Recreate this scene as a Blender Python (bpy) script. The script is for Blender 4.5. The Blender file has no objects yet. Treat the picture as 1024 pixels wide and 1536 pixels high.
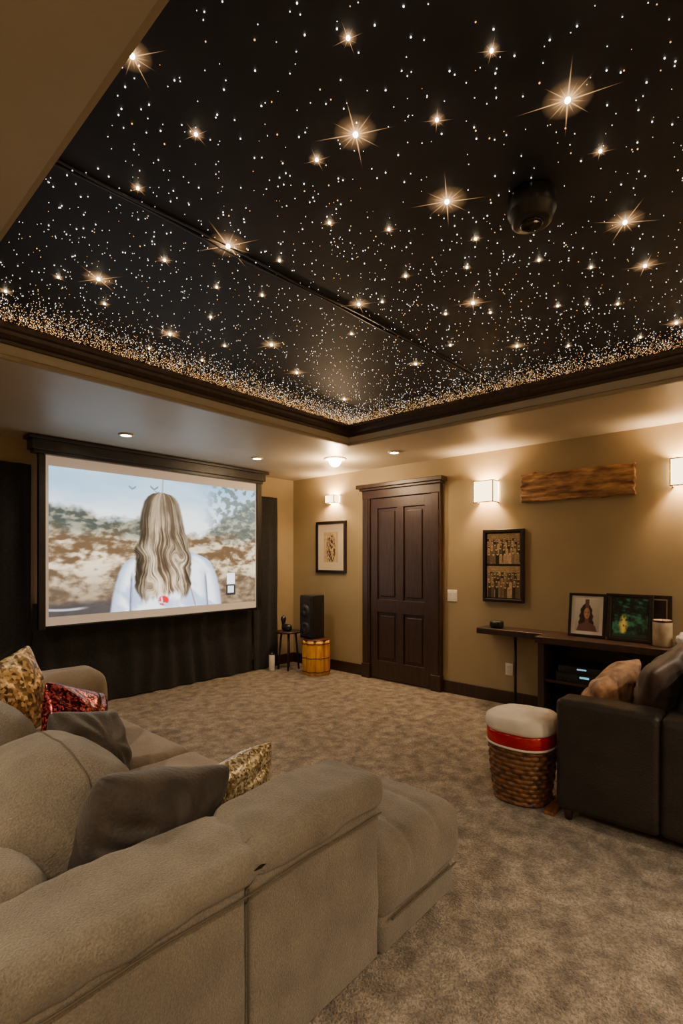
import bpy, bmesh, math, random
import numpy as np
from mathutils import Matrix, Vector, noise as mnoise
random.seed(7); np.random.seed(7)
scene = bpy.context.scene
col = scene.collection
W = {}

# ------------------------------------------------------------------ helpers
def srgb(r, g, b):
    f = lambda c: (c/255/12.92) if c/255 <= 0.04045 else ((c/255+0.055)/1.055)**2.4
    return (f(r), f(g), f(b), 1)

def mat(name, c, c2=None, rough=0.6, scale=5, detail=4, bump=0.0, bscale=60, metal=0, em=None, es=0,
        stretch=(1, 1, 1), sheen=0, spec=0.5, fine=None, fscale=200, lo=0.35, hi=0.65, sampling=True, bdist=0.01):
    m = bpy.data.materials.new(name); m.use_nodes = True
    nt = m.node_tree; N = nt.nodes; L = nt.links
    b = N['Principled BSDF']
    b.inputs['Base Color'].default_value = c
    b.inputs['Roughness'].default_value = rough
    b.inputs['Metallic'].default_value = metal
    b.inputs['Specular IOR Level'].default_value = spec
    if sheen:
        b.inputs['Sheen Weight'].default_value = sheen
        b.inputs['Sheen Roughness'].default_value = 0.5
    tc = N.new('ShaderNodeTexCoord'); mp = N.new('ShaderNodeMapping')
    mp.inputs['Scale'].default_value = stretch
    L.new(tc.outputs['Object'], mp.inputs['Vector'])
    if c2 is not None:
        n = N.new('ShaderNodeTexNoise'); n.inputs['Scale'].default_value = scale; n.inputs['Detail'].default_value = detail
        L.new(mp.outputs[0], n.inputs['Vector'])
        r = N.new('ShaderNodeValToRGB')
        r.color_ramp.elements[0].position = lo; r.color_ramp.elements[0].color = c
        r.color_ramp.elements[1].position = hi; r.color_ramp.elements[1].color = c2
        L.new(n.outputs['Fac'], r.inputs['Fac'])
        out = r.outputs['Color']
        if fine is not None:
            n2 = N.new('ShaderNodeTexNoise'); n2.inputs['Scale'].default_value = fscale; n2.inputs['Detail'].default_value = 2
            L.new(mp.outputs[0], n2.inputs['Vector'])
            r2 = N.new('ShaderNodeValToRGB')
            r2.color_ramp.elements[0].position = 0.38; r2.color_ramp.elements[0].color = (1-fine,)*3+(1,)
            r2.color_ramp.elements[1].position = 0.62; r2.color_ramp.elements[1].color = (1, 1, 1, 1)
            L.new(n2.outputs['Fac'], r2.inputs['Fac'])
            mx = N.new('ShaderNodeMix'); mx.data_type = 'RGBA'; mx.blend_type = 'MULTIPLY'
            mx.inputs[0].default_value = 1
            L.new(out, mx.inputs[6]); L.new(r2.outputs['Color'], mx.inputs[7]); out = mx.outputs[2]
        L.new(out, b.inputs['Base Color'])
    if bump:
        n3 = N.new('ShaderNodeTexNoise'); n3.inputs['Scale'].default_value = bscale; n3.inputs['Detail'].default_value = 3
        L.new(mp.outputs[0], n3.inputs['Vector'])
        bp = N.new('ShaderNodeBump'); bp.inputs['Strength'].default_value = bump; bp.inputs['Distance'].default_value = bdist
        L.new(n3.outputs['Fac'], bp.inputs['Height']); L.new(bp.outputs[0], b.inputs['Normal'])
    if em is not None:
        b.inputs['Emission Color'].default_value = em; b.inputs['Emission Strength'].default_value = es
    if not sampling:
        m.cycles.emission_sampling = 'NONE'
    return m

def reg(o, parent=None, M=None):
    if M is None: M = Matrix.Identity(4)
    if parent is not None:
        o.parent = parent; o.matrix_parent_inverse = W[parent.name].inverted()
    o.matrix_basis = M
    W[o.name] = M.copy()
    col.objects.link(o)
    return o

def mk(name, verts, faces, material, parent=None, smooth=False, M=None, label=None, cat=None, kind=None, group=None):
    """verts in world space (M None) or local space (M given)"""
    v = np.array(verts, float)
    if M is None:
        c = (v.max(0)+v.min(0))/2; c[2] = v[:, 2].min()
        v = v-c; M = Matrix.Translation(Vector(c))
    me = bpy.data.meshes.new(name)
    me.from_pydata([tuple(p) for p in v], [], [tuple(int(i) for i in f) for f in faces])
    me.validate()
    bm = bmesh.new(); bm.from_mesh(me)
    bmesh.ops.remove_doubles(bm, verts=bm.verts, dist=1e-5)
    bmesh.ops.recalc_face_normals(bm, faces=bm.faces)
    bm.to_mesh(me); bm.free()
    if material: me.materials.append(material)
    if smooth: me.polygons.foreach_set('use_smooth', [True]*len(me.polygons))
    o = bpy.data.objects.new(name, me)
    reg(o, parent, M)
    tag(o, label, cat, kind, group)
    return o

def tag(o, label=None, cat=None, kind=None, group=None):
    if label: o['label'] = label
    if cat: o['category'] = cat
    if kind: o['kind'] = kind
    if group: o['group'] = group
    return o

def empty(name, loc, label, cat, group=None, rz=0):
    o = bpy.data.objects.new(name, None); o.empty_display_size = 0.1
    reg(o, None, Matrix.Translation(Vector(loc)) @ Matrix.Rotation(rz, 4, 'Z'))
    return tag(o, label, cat, None, group)

class G:  # geometry accumulator
    def __init__(s): s.v = []; s.f = []
    def add(s, v, f):
        n = len(s.v); s.v += [tuple(p) for p in v]; s.f += [tuple(i+n for i in q) for q in f]; return s
    def box(s, x0, x1, y0, y1, z0, z1):
        v = [(x0,y0,z0),(x1,y0,z0),(x1,y1,z0),(x0,y1,z0),(x0,y0,z1),(x1,y0,z1),(x1,y1,z1),(x0,y1,z1)]
        return s.add(v, [(0,3,2,1),(4,5,6,7),(0,1,5,4),(1,2,6,5),(2,3,7,6),(3,0,4,7)])
    def xf(s, M):
        s.v = [tuple(M @ Vector(p)) for p in s.v]; return s

def deform(V, h, puff, wr, wf, seed):
    u = V/h; P = V.copy()
    for ax in range(3):
        a, b = (ax+1) % 3, (ax+2) % 3
        P[:, ax] += puff[ax]*u[:, ax]*np.clip(1-u[:, a]**2, 0, 1)*np.clip(1-u[:, b]**2, 0, 1)
    if wr:
        for i in range(len(P)):
            q = Vector(P[i])*wf+Vector((seed*3.1, seed*1.7, seed))
            P[i] += np.array(mnoise.noise_vector(q))*wr+np.array(mnoise.noise_vector(q*2.7))*wr*.35
    return P

def soft(x0, x1, y0, y1, z0, z1, r, puff=(0, 0, 0), m=8, wr=0, wf=8, seed=0, k=4):
    """rounded, optionally puffed box"""
    h = np.array([(x1-x0)/2, (y1-y0)/2, (z1-z0)/2]); c = np.array([(x1+x0)/2, (y1+y0)/2, (z1+z0)/2])
    r = min(r, h.min()*0.999)
    def coords(hh):
        a = [math.tan(t) for t in np.linspace(0, math.pi/4, k+1)]
        right = [hh-r+r*s for s in a]
        mid = list(np.linspace(-(hh-r), hh-r, m+1))
        return [-q for q in right[::-1]][:-1] + mid + right[1:]
    C = [coords(hh) for hh in h]
    V = []; F = []
    for ax in range(3):
        a, b = (ax+1) % 3, (ax+2) % 3
        for sg in (-1, 1):
            n0 = len(V)
            for ca in C[a]:
                for cb in C[b]:
                    p = [0, 0, 0]; p[ax] = sg*h[ax]; p[a] = ca; p[b] = cb
                    V.append(p)
            nb = len(C[b])
            for i in range(len(C[a])-1):
                for j in range(nb-1):
                    q = n0+i*nb+j
                    F.append((q, q+1, q+nb+1, q+nb) if sg < 0 else (q, q+nb, q+nb+1, q+1))
    V = np.array(V)
    inner = np.clip(V, -(h-r), h-r); d = V-inner
    L = np.linalg.norm(d, axis=1, keepdims=True); L[L == 0] = 1
    V = inner+d/L*r
    P = deform(V, h, puff, wr, wf, seed)
    P += c
    g = G(); g.v = [tuple(p) for p in P]; g.f = F
    return g

def softobj(name, b, r, material, parent=None, puff=(0, 0, 0), wr=0, wf=8, seed=0, m=8, rot=None, **kw):
    if rot is None:
        g = soft(*b, r, puff, m, wr, wf, seed)
        return mk(name, g.v, g.f, material, parent, True, **kw)
    c = Vector(((b[0]+b[1])/2, (b[2]+b[3])/2, (b[4]+b[5])/2))
    g = soft(b[0]-c.x, b[1]-c.x, b[2]-c.y, b[3]-c.y, b[4]-c.z, b[5]-c.z, r, puff, m, wr, wf, seed)
    return mk(name, g.v, g.f, material, parent, True, M=Matrix.Translation(c) @ rot, **kw)

def boxobj(name, b, material, parent=None, bev=0.004, **kw):
    if bev: g = soft(*b, bev, m=1, k=2); return mk(name, g.v, g.f, material, parent, False, **kw)
    g = G().box(*b); return mk(name, g.v, g.f, material, parent, False, **kw)

def lathe(profile, n=32, power=None, M=None):
    V = []; F = []
    for (r, z) in profile:
        for i in range(n):
            t = 2*math.pi*i/n
            cx, sy = math.cos(t), math.sin(t)
            if power:
                cx = math.copysign(abs(cx)**power, cx); sy = math.copysign(abs(sy)**power, sy)
            V.append((r*cx, r*sy, z))
    for k in range(len(profile)-1):
        for i in range(n):
            j = (i+1) % n
            F.append((k*n+i, k*n+j, (k+1)*n+j, (k+1)*n+i))
    F.append(tuple(range(n))[::-1]); F.append(tuple((len(profile)-1)*n+i for i in range(n)))
    g = G(); g.v = V; g.f = F
    if M is not None: g.xf(M)
    return g

def T(x, y, z): return Matrix.Translation(Vector((x, y, z)))
def R(a, ax): return Matrix.Rotation(math.radians(a), 4, ax)

def tube(pts, r, n=8, closed=False):
    g = G(); P = [Vector(p) for p in pts]; V = []
    for i, p in enumerate(P):
        a = P[(i+1) % len(P)] if (closed or i < len(P)-1) else P[i]
        b = P[i-1] if (closed or i > 0) else P[i]
        d = (a-b).normalized()
        s = d.cross(Vector((0, 0, 1)));
        if s.length < 1e-3: s = d.cross(Vector((1, 0, 0)))
        s.normalize(); t = d.cross(s)
        for k in range(n):
            w = 2*math.pi*k/n
            V.append(tuple(p+(s*math.cos(w)+t*math.sin(w))*r))
    F = []
    K = len(P) if closed else len(P)-1
    for i in range(K):
        for k in range(n):
            F.append((i*n+k, i*n+(k+1) % n, ((i+1) % len(P))*n+(k+1) % n, ((i+1) % len(P))*n+k))
    if not closed:
        F.append(tuple(range(n))); F.append(tuple((len(P)-1)*n+k for k in range(n)))
    g.v = V; g.f = F; return g

def pillow(name, w, h, t, M, material, n=36, pinch=0.10, wr=0.006, seed=0, sag=0, ex=.5, **kw):
    V = []; F = []
    for sg in (1, -1):
        n0 = len(V)
        for i in range(n+1):
            for j in range(n+1):
                u = -1+2*i/n; v = -1+2*j/n
                u2 = math.sin(u*math.pi/2)*0.6+u*0.4; v2 = math.sin(v*math.pi/2)*0.6+v*0.4
                x = w/2*u2*(1-pinch*(1-v2*v2)); z = h/2*v2*(1-pinch*(1-u2*u2))
                cr = 1-.07*(abs(u2)*abs(v2))**6      # soften the very tip of each corner
                x *= cr; z *= cr
                th = t/2*(max(0, (1-u2**2))*max(0, (1-v2**2)))**ex*(1-.15*v2)
                z -= sag*(1-u2*u2)*(1 if v2 > 0 else 0)*v2
                p = Vector((x, sg*th, z))
                e = min(1, (1-u2**4)*(1-v2**4)*1.6)
                p += Vector(mnoise.noise_vector(Vector((x*7+seed, sg*3+seed, z*7))))*wr*2.4*e
                # folds running in from the corners
                ang = math.atan2(z/h, x/w); rr = math.hypot(x/w, z/h)*2
                p.y += sg*wr*1.1*math.sin(ang*9+seed*2+3*mnoise.noise(Vector((x*6, z*6, seed))))*min(1, rr*1.4)*e
                V.append(tuple(p))
        for i in range(n):
            for j in range(n):
                q = n0+i*(n+1)+j
                F.append((q, q+1, q+n+2, q+n+1) if sg > 0 else (q, q+n+1, q+n+2, q+1))
    return mk(name, V, F, material, None, True, M=M, **kw)

# vertex-painted flat picture ------------------------------------------------
def lattice(shape, seed):
    return np.random.RandomState(seed).rand(*shape)
def vnoise(x, y, seed=0):
    Lt = lattice((256, 256), seed)
    xi = np.floor(x).astype(int); yi = np.floor(y).astype(int)
    fx = x-xi; fy = y-yi; fx = fx*fx*(3-2*fx); fy = fy*fy*(3-2*fy)
    g = lambda a, b: Lt[a % 256, b % 256]
    return (g(xi, yi)*(1-fx)+g(xi+1, yi)*fx)*(1-fy)+(g(xi, yi+1)*(1-fx)+g(xi+1, yi+1)*fx)*fy
def fbm(x, y, seed=0, o=4):
    s = 0; a = 0.5; t = 0
    for k in range(o):
        s = s+a*vnoise(x*2**k+k*17, y*2**k+k*31, seed+k); t += a; a *= 0.5
    return s/t
def sst(a, b, x):
    t = np.clip((x-a)/(b-a), 0, 1); return t*t*(3-2*t)
def lin(c):
    c = np.clip(c, 0, 1); return np.where(c <= 0.04045, c/12.92, ((c+0.055)/1.055)**2.4)

def paintmat(name, strength):
    m = bpy.data.materials.new(name); m.use_nodes = True
    N = m.node_tree.nodes; L = m.node_tree.links; b = N['Principled BSDF']
    a = N.new('ShaderNodeVertexColor'); a.layer_name = 'paint'
    if strength > 0:
        b.inputs['Base Color'].default_value = (0.02, 0.02, 0.02, 1); b.inputs['Roughness'].default_value = 0.8
        L.new(a.outputs[0], b.inputs['Emission Color']); b.inputs['Emission Strength'].default_value = strength
    else:
        L.new(a.outputs[0], b.inputs['Base Color']); b.inputs['Roughness'].default_value = 0.35
    return m

def picture(name, origin, du, dv, nu, nv, fn, material, parent):
    """flat grid; origin corner, du/dv world vectors; fn(u,v)->rgb sRGB"""
    u, v = np.meshgrid(np.linspace(0, 1, nu), np.linspace(0, 1, nv), indexing='ij')
    O = np.array(origin); P = O+u[..., None]*np.array(du)+v[..., None]*np.array(dv)
    P = P.reshape(-1, 3); c = (P.max(0)+P.min(0))/2
    idx = np.arange(nu*nv).reshape(nu, nv)
    F = np.stack([idx[:-1, :-1], idx[1:, :-1], idx[1:, 1:], idx[:-1, 1:]], -1).reshape(-1, 4)
    me = bpy.data.meshes.new(name); me.from_pydata((P-c).tolist(), [], F.tolist())
    rgb = lin(fn(u, v)).reshape(-1, 3)
    ca = me.color_attributes.new('paint', 'FLOAT_COLOR', 'POINT')
    ca.data.foreach_set('color', np.concatenate([rgb, np.ones((len(rgb), 1))], 1).ravel())
    me.materials.append(material)
    o = bpy.data.objects.new(name, me); reg(o, parent, Matrix.Translation(Vector(c)))
    return o

def light(kind, name, loc, energy, color, size=0.05, rot=None, spot=None, blend=0.6, parent=None):
    d = bpy.data.lights.new(name, kind); d.energy = energy; d.color = color
    if kind in ('POINT', 'SPOT'): d.shadow_soft_size = size
    if kind == 'SPOT': d.spot_size = math.radians(spot); d.spot_blend = blend
    o = bpy.data.objects.new(name, d)
    reg(o, parent, T(*loc) @ (rot if rot is not None else Matrix.Identity(4)))
    return o

# ------------------------------------------------------------------ materials
m_wall = mat('wall_paint', srgb(148, 131, 97), srgb(155, 138, 104), 0.75, scale=2, bump=0.08, bscale=120)
m_soffit = mat('soffit_paint', srgb(172, 161, 141), srgb(180, 169, 149), 0.42, scale=2, bump=0.05, bscale=120)
m_trimtan = mat('tan_trim_paint', srgb(158, 142, 112), None, 0.5)
m_star = mat('star_panel', (0.012, 0.0135, 0.022, 1), (0.024, 0.027, 0.044, 1), 0.6, scale=3, bump=0.04, bscale=60, spec=.35)
m_dark = mat('espresso_wood', srgb(44, 30, 24), srgb(60, 41, 31), 0.38, scale=6, stretch=(8, 8, 0.8), bump=0.08, bscale=30)
m_carpet = mat('carpet', srgb(112, 97, 79), srgb(178, 160, 136), 0.95, scale=11, detail=10, bump=1.0, bscale=130, fine=0.5, fscale=105, sheen=0.2, lo=0.34, hi=0.66, bdist=.015)
m_black = mat('black_plastic', (0.01, 0.01, 0.01, 1), (0.016, 0.016, 0.017, 1), 0.35, scale=10)
m_curtain = mat('black_velvet', (0.005, 0.005, 0.006, 1), (0.013, 0.013, 0.015, 1), 0.9, scale=60, bump=0.5, bscale=90, sheen=0.06)
m_sofa = mat('greige_fabric', srgb(110, 101, 87), srgb(128, 118, 102), 0.9, scale=7, detail=8, bump=0.55, bscale=190, fine=0.28, fscale=210, sheen=0.2)
m_sofa2 = mat('greige_fabric_seat', srgb(128, 112, 95), srgb(144, 127, 109), 0.9, scale=7, detail=8, bump=0.45, bscale=190, fine=0.25, fscale=210, sheen=0.22)
m_seam = mat('fabric_seam', srgb(86, 78, 66), None, 0.9)
m_gray = mat('charcoal_velvet', srgb(38, 31, 26), srgb(60, 50, 42), 0.65, scale=9, bump=0.3, bscale=90, sheen=0.14)
m_leather = mat('dark_upholstery', srgb(28, 23, 21), srgb(38, 31, 28), 0.55, scale=8, bump=0.3, bscale=120)
m_brownv = mat('brown_velvet', srgb(44, 30, 24), srgb(70, 48, 38), 0.5, scale=6, bump=0.15, bscale=120, sheen=0.2)
m_white = mat('white_plastic', srgb(225, 220, 210), None, 0.4)
m_brass = mat('bronze_metal', srgb(90, 66, 40), None, 0.35, metal=0.9)
m_screenw = mat('screen_white', srgb(196, 186, 172), srgb(204, 194, 180), 0.8, scale=2, em=srgb(205, 178, 156), es=0.40)

# ------------------------------------------------------------------ room shell
XR, YB, XL, YF, ZC, ZS, ZT = 4.68, 5.07, -2.3, -2.6, 2.46, 2.46, 2.64
def struct(name, b, m, label=None):
    g = G().box(*b); return mk(name, g.v, g.f, m, kind='structure')
struct('floor', (XL-.1, XR+.1, YF-.1, YB+.1, -0.1, 0), m_carpet)
struct('wall_right', (XR, XR+.1, YF-.1, YB+.1, 0, 2.9), m_wall)
struct('wall_back', (XL-.1, XR, YB, YB+.1, 0, 2.9), m_wall)
struct('wall_left', (XL-.1, XL, YF-.1, YB, 0, 2.9), m_wall)
struct('wall_front', (XL, XR, YF-.1, YF, 0, 2.9), m_wall)
tx0, tx1, ty0, ty1 = 0.48, 3.60, -1.3, 3.13
g = G()
g.box(XL, tx0, YF, YB, ZS, 2.8); g.box(tx1, XR, YF, YB, ZS, 2.8)
g.box(tx0, tx1, ty1, YB, ZS, 2.8); g.box(tx0, tx1, YF, ty0, ZS, 2.8)
mk('ceiling', g.v, g.f, m_soffit, kind='structure')
struct('ceiling_panel', (tx0, tx1, ty0, ty1, ZT, 2.75), m_star)
def ring(name, prof, m):
    V = []; F = []; n = len(prof)
    for (d, z) in prof:
        V += [(tx0+d, ty0+d, z), (tx1-d, ty0+d, z), (tx1-d, ty1-d, z), (tx0+d, ty1-d, z)]
    for k in range(n):
        k2 = (k+1) % n
        for i in range(4):
            j = (i+1) % 4
            F.append((k*4+i, k*4+j, k2*4+j, k2*4+i))
    mk(name, V, F, m, kind='structure')
ring('trim_1', [(0, 2.545), (.018, 2.545), (.022, 2.56), (.035, 2.567), (.048, 2.585), (.052, 2.603), (.066, 2.612), (.07, 2.622), (.07, 2.64), (0, 2.64)], m_dark)
ring('trim_2', [(0, 2.462), (.016, 2.462), (.016, 2.482), (.008, 2.49), (0, 2.49)], m_trimtan)
def base(name, b):
    g = soft(*b, 0.006, m=1, k=2); mk(name, g.v, g.f, m_dark, kind='structure')
base('baseboard_right', (XR-.018, XR, 3.81, YB, 0, .13))
base('baseboard_front', (XR-.018, XR, YF, 2.75, 0, .13))
base('baseboard_back', (XL, XR-.02, YB-.018, YB, 0, .13))

# door ------------------------------------------------------------
g = G()
y0, y1 = 2.86, 3.70; xf = XR-.035
g.box(xf+.02, XR, y0, y1, 0.01, 2.1)          # recessed field
def rail(a, b, c, d, dx=0):
    q = soft(xf+dx, xf+.03, a, b, c, d, 0.005, m=1, k=2); g.add(q.v, q.f)
rail(y0, y0+.1, 0.01, 2.1); rail(y1-.1, y1, 0.01, 2.1); ym = (y0+y1)/2
rail(y0+.095, y1-.095, 1.98, 2.1, .001); rail(y0+.095, y1-.095, .78, .93, .001); rail(y0+.095, y1-.095, 0.01, .22, .001)
rail(ym-.045, ym+.045, .215, .785, .002); rail(ym-.045, ym+.045, .925, 1.985, .002)
for (a, b) in ((y0+.1, ym-.045), (ym+.045, y1-.1)):
    for (c, d) in ((.93, 1.98), (.22, .78)):
        q = soft(xf+.008, xf+.03, a+.035, b-.035, c+.035, d-.035, 0.01, m=1, k=2); g.add(q.v, q.f)
mk('door_1', g.v, g.f, m_dark, kind='structure')
g = G()
def cas(*b):
    q = soft(*b, 0.006, m=1, k=2); g.add(q.v, q.f)
for (a, b) in ((2.75, 2.86), (3.70, 3.81)):
    cas(XR-.055, XR, a, b, 0, 2.12); cas(XR-.065, XR, a+.02, b-.02, .16, 2.1); cas(XR-.07, XR, a-.004, b+.004, 0, .17)
cas(XR-.06, XR, 2.75, 3.81, 2.1, 2.2); cas(XR-.09, XR, 2.73, 3.83, 2.195, 2.225); cas(XR-.12, XR, 2.70, 3.86, 2.22, 2.265)
mk('trim_3', g.v, g.f, m_dark, kind='structure')

# ------------------------------------------------------------------ star ceiling lights
m_tw = mat('star_white', (1, 1, 1, 1), em=(1, .90, .78, 1), es=5.0, sampling=False)
m_tg = mat('star_gold', (1, .7, .3, 1), em=(1, .52, .15, 1), es=2.8, sampling=False)
m_core = mat('star_core', (1, .8, .5, 1), em=(1, .80, .50, 1), es=40, sampling=False)
m_ray = bpy.data.materials.new('painted_star_ray'); m_ray.use_nodes = True
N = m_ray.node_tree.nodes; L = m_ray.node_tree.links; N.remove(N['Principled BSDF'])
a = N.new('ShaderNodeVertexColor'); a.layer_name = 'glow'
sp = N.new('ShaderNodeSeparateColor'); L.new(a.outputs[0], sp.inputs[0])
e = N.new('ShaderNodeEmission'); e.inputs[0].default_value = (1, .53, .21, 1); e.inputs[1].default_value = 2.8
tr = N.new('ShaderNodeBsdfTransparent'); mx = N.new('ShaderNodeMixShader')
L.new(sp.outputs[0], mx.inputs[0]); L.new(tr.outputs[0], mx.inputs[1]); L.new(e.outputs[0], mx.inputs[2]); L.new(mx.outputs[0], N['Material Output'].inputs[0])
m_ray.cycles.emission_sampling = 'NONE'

def ico(r, sub=1):
    bm = bmesh.new(); bmesh.ops.create_icosphere(bm, subdivisions=sub, radius=r)
    v = [tuple(x.co) for x in bm.verts]; f = [tuple(q.index for q in p.verts) for p in bm.faces]; bm.free(); return v, f
def ray_mesh(seed, ln):  # camera starburst glare and halo, painted as flat emissive geometry
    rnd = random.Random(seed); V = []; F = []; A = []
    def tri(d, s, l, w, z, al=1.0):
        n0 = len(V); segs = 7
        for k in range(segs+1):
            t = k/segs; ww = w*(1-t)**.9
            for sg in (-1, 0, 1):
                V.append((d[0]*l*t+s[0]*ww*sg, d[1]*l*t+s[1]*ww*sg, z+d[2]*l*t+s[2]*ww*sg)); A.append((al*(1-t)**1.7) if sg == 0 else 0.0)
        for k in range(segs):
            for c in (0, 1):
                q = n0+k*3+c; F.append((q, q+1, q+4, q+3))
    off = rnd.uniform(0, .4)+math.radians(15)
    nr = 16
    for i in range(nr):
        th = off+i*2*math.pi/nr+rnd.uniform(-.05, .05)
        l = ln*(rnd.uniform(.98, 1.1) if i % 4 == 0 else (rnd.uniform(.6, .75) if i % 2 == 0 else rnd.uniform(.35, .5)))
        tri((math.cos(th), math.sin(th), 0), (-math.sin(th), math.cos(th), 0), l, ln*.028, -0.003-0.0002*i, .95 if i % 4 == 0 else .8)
    n0 = len(V); K = 24                       # halo around the lens, painted as a fading emissive disc
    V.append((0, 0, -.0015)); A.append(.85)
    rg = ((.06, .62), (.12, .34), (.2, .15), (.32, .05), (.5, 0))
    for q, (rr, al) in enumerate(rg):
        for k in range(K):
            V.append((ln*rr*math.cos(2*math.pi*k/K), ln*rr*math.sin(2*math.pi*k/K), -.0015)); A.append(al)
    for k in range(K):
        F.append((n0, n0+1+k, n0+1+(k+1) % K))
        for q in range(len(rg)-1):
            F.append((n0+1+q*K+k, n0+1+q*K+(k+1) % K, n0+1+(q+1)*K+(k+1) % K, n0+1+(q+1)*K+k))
    me = bpy.data.meshes.new('painted_star_rays'); me.from_pydata(V, [], F)
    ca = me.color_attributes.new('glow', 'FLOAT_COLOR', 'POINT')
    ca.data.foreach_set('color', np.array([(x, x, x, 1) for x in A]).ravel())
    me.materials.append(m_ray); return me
# measured star centres (photo pixels -> true position on the panel plane) and burst radius
SURV = [(190,75,46),(522,55,22),(737,74,20),(851,147,58),(294,200,20),(533,199,52),(655,178,20),(475,238,20),(207,281,17),(900,225,18),
 (670,300,48),(342,367,48),(494,333,14),(583,343,13),(713,357,13),(937,331,42),(967,397,28),(886,400,10),(808,389,11),(148,417,34),(247,389,16),
 (88,415,12),(9,436,16),(157,455,12),(419,390,10),(608,413,12),(700,400,10),(325,430,10),(393,442,10),(538,455,26),(709,453,26),(255,500,24),
 (407,516,24),(775,518,18),(836,458,10),(926,455,10),(1014,483,22),(445,558,19),(516,598,16),(623,545,16),(337,518,10),(303,540,8),(527,500,10),
 (675,517,9),(852,518,9),(316,475,9),(668,470,9),(573,452,8),(735,468,8),(224,522,8),(960,505,9),(880,455,7)]
def panel_pt(px, py):
    Z = 756*(ZT-1.4)/(838-py); X = (px-512)/756*Z
    return (.668*X+.745*Z, -.745*X+.667*Z, Z)
for i, (px, py, s) in enumerate(SURV):
    x, y, Z = panel_pt(px, py); ln = s/756*Z*1.3
    x = min(max(x, tx0+.1), tx1-.1); y = min(y, ty1-.1)
    r = 0.0032+ln*0.035
    v, f = ico(r, 2)
    big = s > 30
    o = mk('star_light', v, f, m_core, None, True, M=T(x, y, ZT-r*.7),
           label=('large warm gold fibre-optic star light with long painted glare rays on black ceiling' if big else 'warm gold fibre-optic star light with short painted glare rays on black ceiling'),
           cat='ceiling light', group='large star lights on the ceiling')
    rm = bpy.data.objects.new('painted_rays', ray_mesh(i, ln)); reg(rm, o, T(x, y, ZT-.001))
# small stars
pts = []
def fld(x, y):
    return 0.6+0.8*vnoise(np.array([x*2.2]), np.array([y*2.2]), 5)[0]
rs = random.Random(3)
while len(pts) < 4800:
    x = rs.uniform(tx0+.02, tx1-.09); y = rs.uniform(ty0+.09, ty1-.09)
    if rs.random()*1.4 < fld(x, y): pts.append((x, y, rs.choice([.0009, .0011, .0013, .0016, .0020]), rs.random() < .15))
for k in range(11500):
    d = .073+abs(rs.gauss(0, .17))
    if rs.random() < .47: x = tx1-d; y = rs.uniform(ty0+.1, ty1-.09)
    else: y = ty1-d; x = rs.uniform(tx0+.02, tx1-.09)
    if d > 1: continue
    pts.append((x, y, rs.choice([.0008, .0010, .0012, .0017]), rs.random() < max(0.25, 1.15-d*1.9)))
pts = [p for p in pts if p[0] < tx1-.073 and p[1] < ty1-.073]
def inview(p):
    X = .668*p[0]-.745*p[1]; Z = .745*p[0]+.667*p[1]
    if Z < .6: return None
    px = 512+756*X/Z; py = 838-756*(ZT-1.4)/Z
    return Z if (0 <= px <= 1024 and 0 <= py <= 1536) else None
vis = sorted([(inview(p)/p[2], i) for i, p in enumerate(pts) if inview(p)])
near = set(i for _, i in vis[:250])
v1, f1 = ico(1.0, 2)
proto = {}
for gold in (False, True):
    me = bpy.data.meshes.new('star_dot'); me.from_pydata(v1, [], f1); me.materials.append(m_tg if gold else m_tw); proto[gold] = me
for i in near:
    x, y, r, gold = pts[i]
    o = bpy.data.objects.new('star_dot', proto[gold]); o.matrix_basis = T(x, y, ZT-r*.9) @ Matrix.Scale(r*1.0, 4)
    col.objects.link(o); tag(o, 'tiny glowing fibre-optic star point on black ceiling', 'ceiling light', None, 'small star points on the ceiling')
vo, fo = ico(1.0, 1); vo = np.array(vo)
g = G(); mi = []
for i, (x, y, r, gd) in enumerate(pts):
    if i in near: continue
    g.add(vo*r+np.array([x, y, ZT-r*.9]), fo); mi += [1 if gd else 0]*len(fo)
me = bpy.data.meshes.new('star_field'); me.from_pydata(g.v, [], g.f); me.materials.append(m_tw); me.materials.append(m_tg)
me.polygons.foreach_set('material_index', mi)
o = bpy.data.objects.new('star_field', me); reg(o)
tag(o, 'white and golden glitter of countless tiny star points on ceiling', 'ceiling light', 'stuff')
# cable across the panel
m_cable = mat('cable_black', (.03, .03, .033, 1), None, 0.3)
g = G()
for off in (0, .022):
    P = [(.5+2.6*t, 1.70-.12*t+off+.006*math.sin(t*19+off*90), ZT-.004) for t in np.linspace(0, 1, 40)]
    q = tube(P, .0045, 6); g.add(q.v, q.f)
mk('ceiling_cable', g.v, g.f, m_cable, None, True, label='pair of thin black cables run across the starry ceiling', cat='cable')
# ceiling projector / speaker pod
PM = T(1.714, .664, ZT-.105)
pr = empty('ceiling_speaker', (1.714, .664, ZT-.105), 'black cylindrical speaker pod mounted on the starry ceiling', 'speaker')
q = lathe([(.0, .008), (.056, .008), (.066, .014), (.070, .034), (.076, .042), (.079, .048), (.079, .095), (.074, .105)], 48, M=PM); mk('housing', q.v, q.f, m_black, pr, True)
q = lathe([(0.0, .004), (.024, .004), (.030, .0), (.036, .002), (.038, .012)], 36, M=PM); mk('lens', q.v, q.f, mat('lens_gloss', (.008, .008, .009, 1), None, .2), pr, True)

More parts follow.
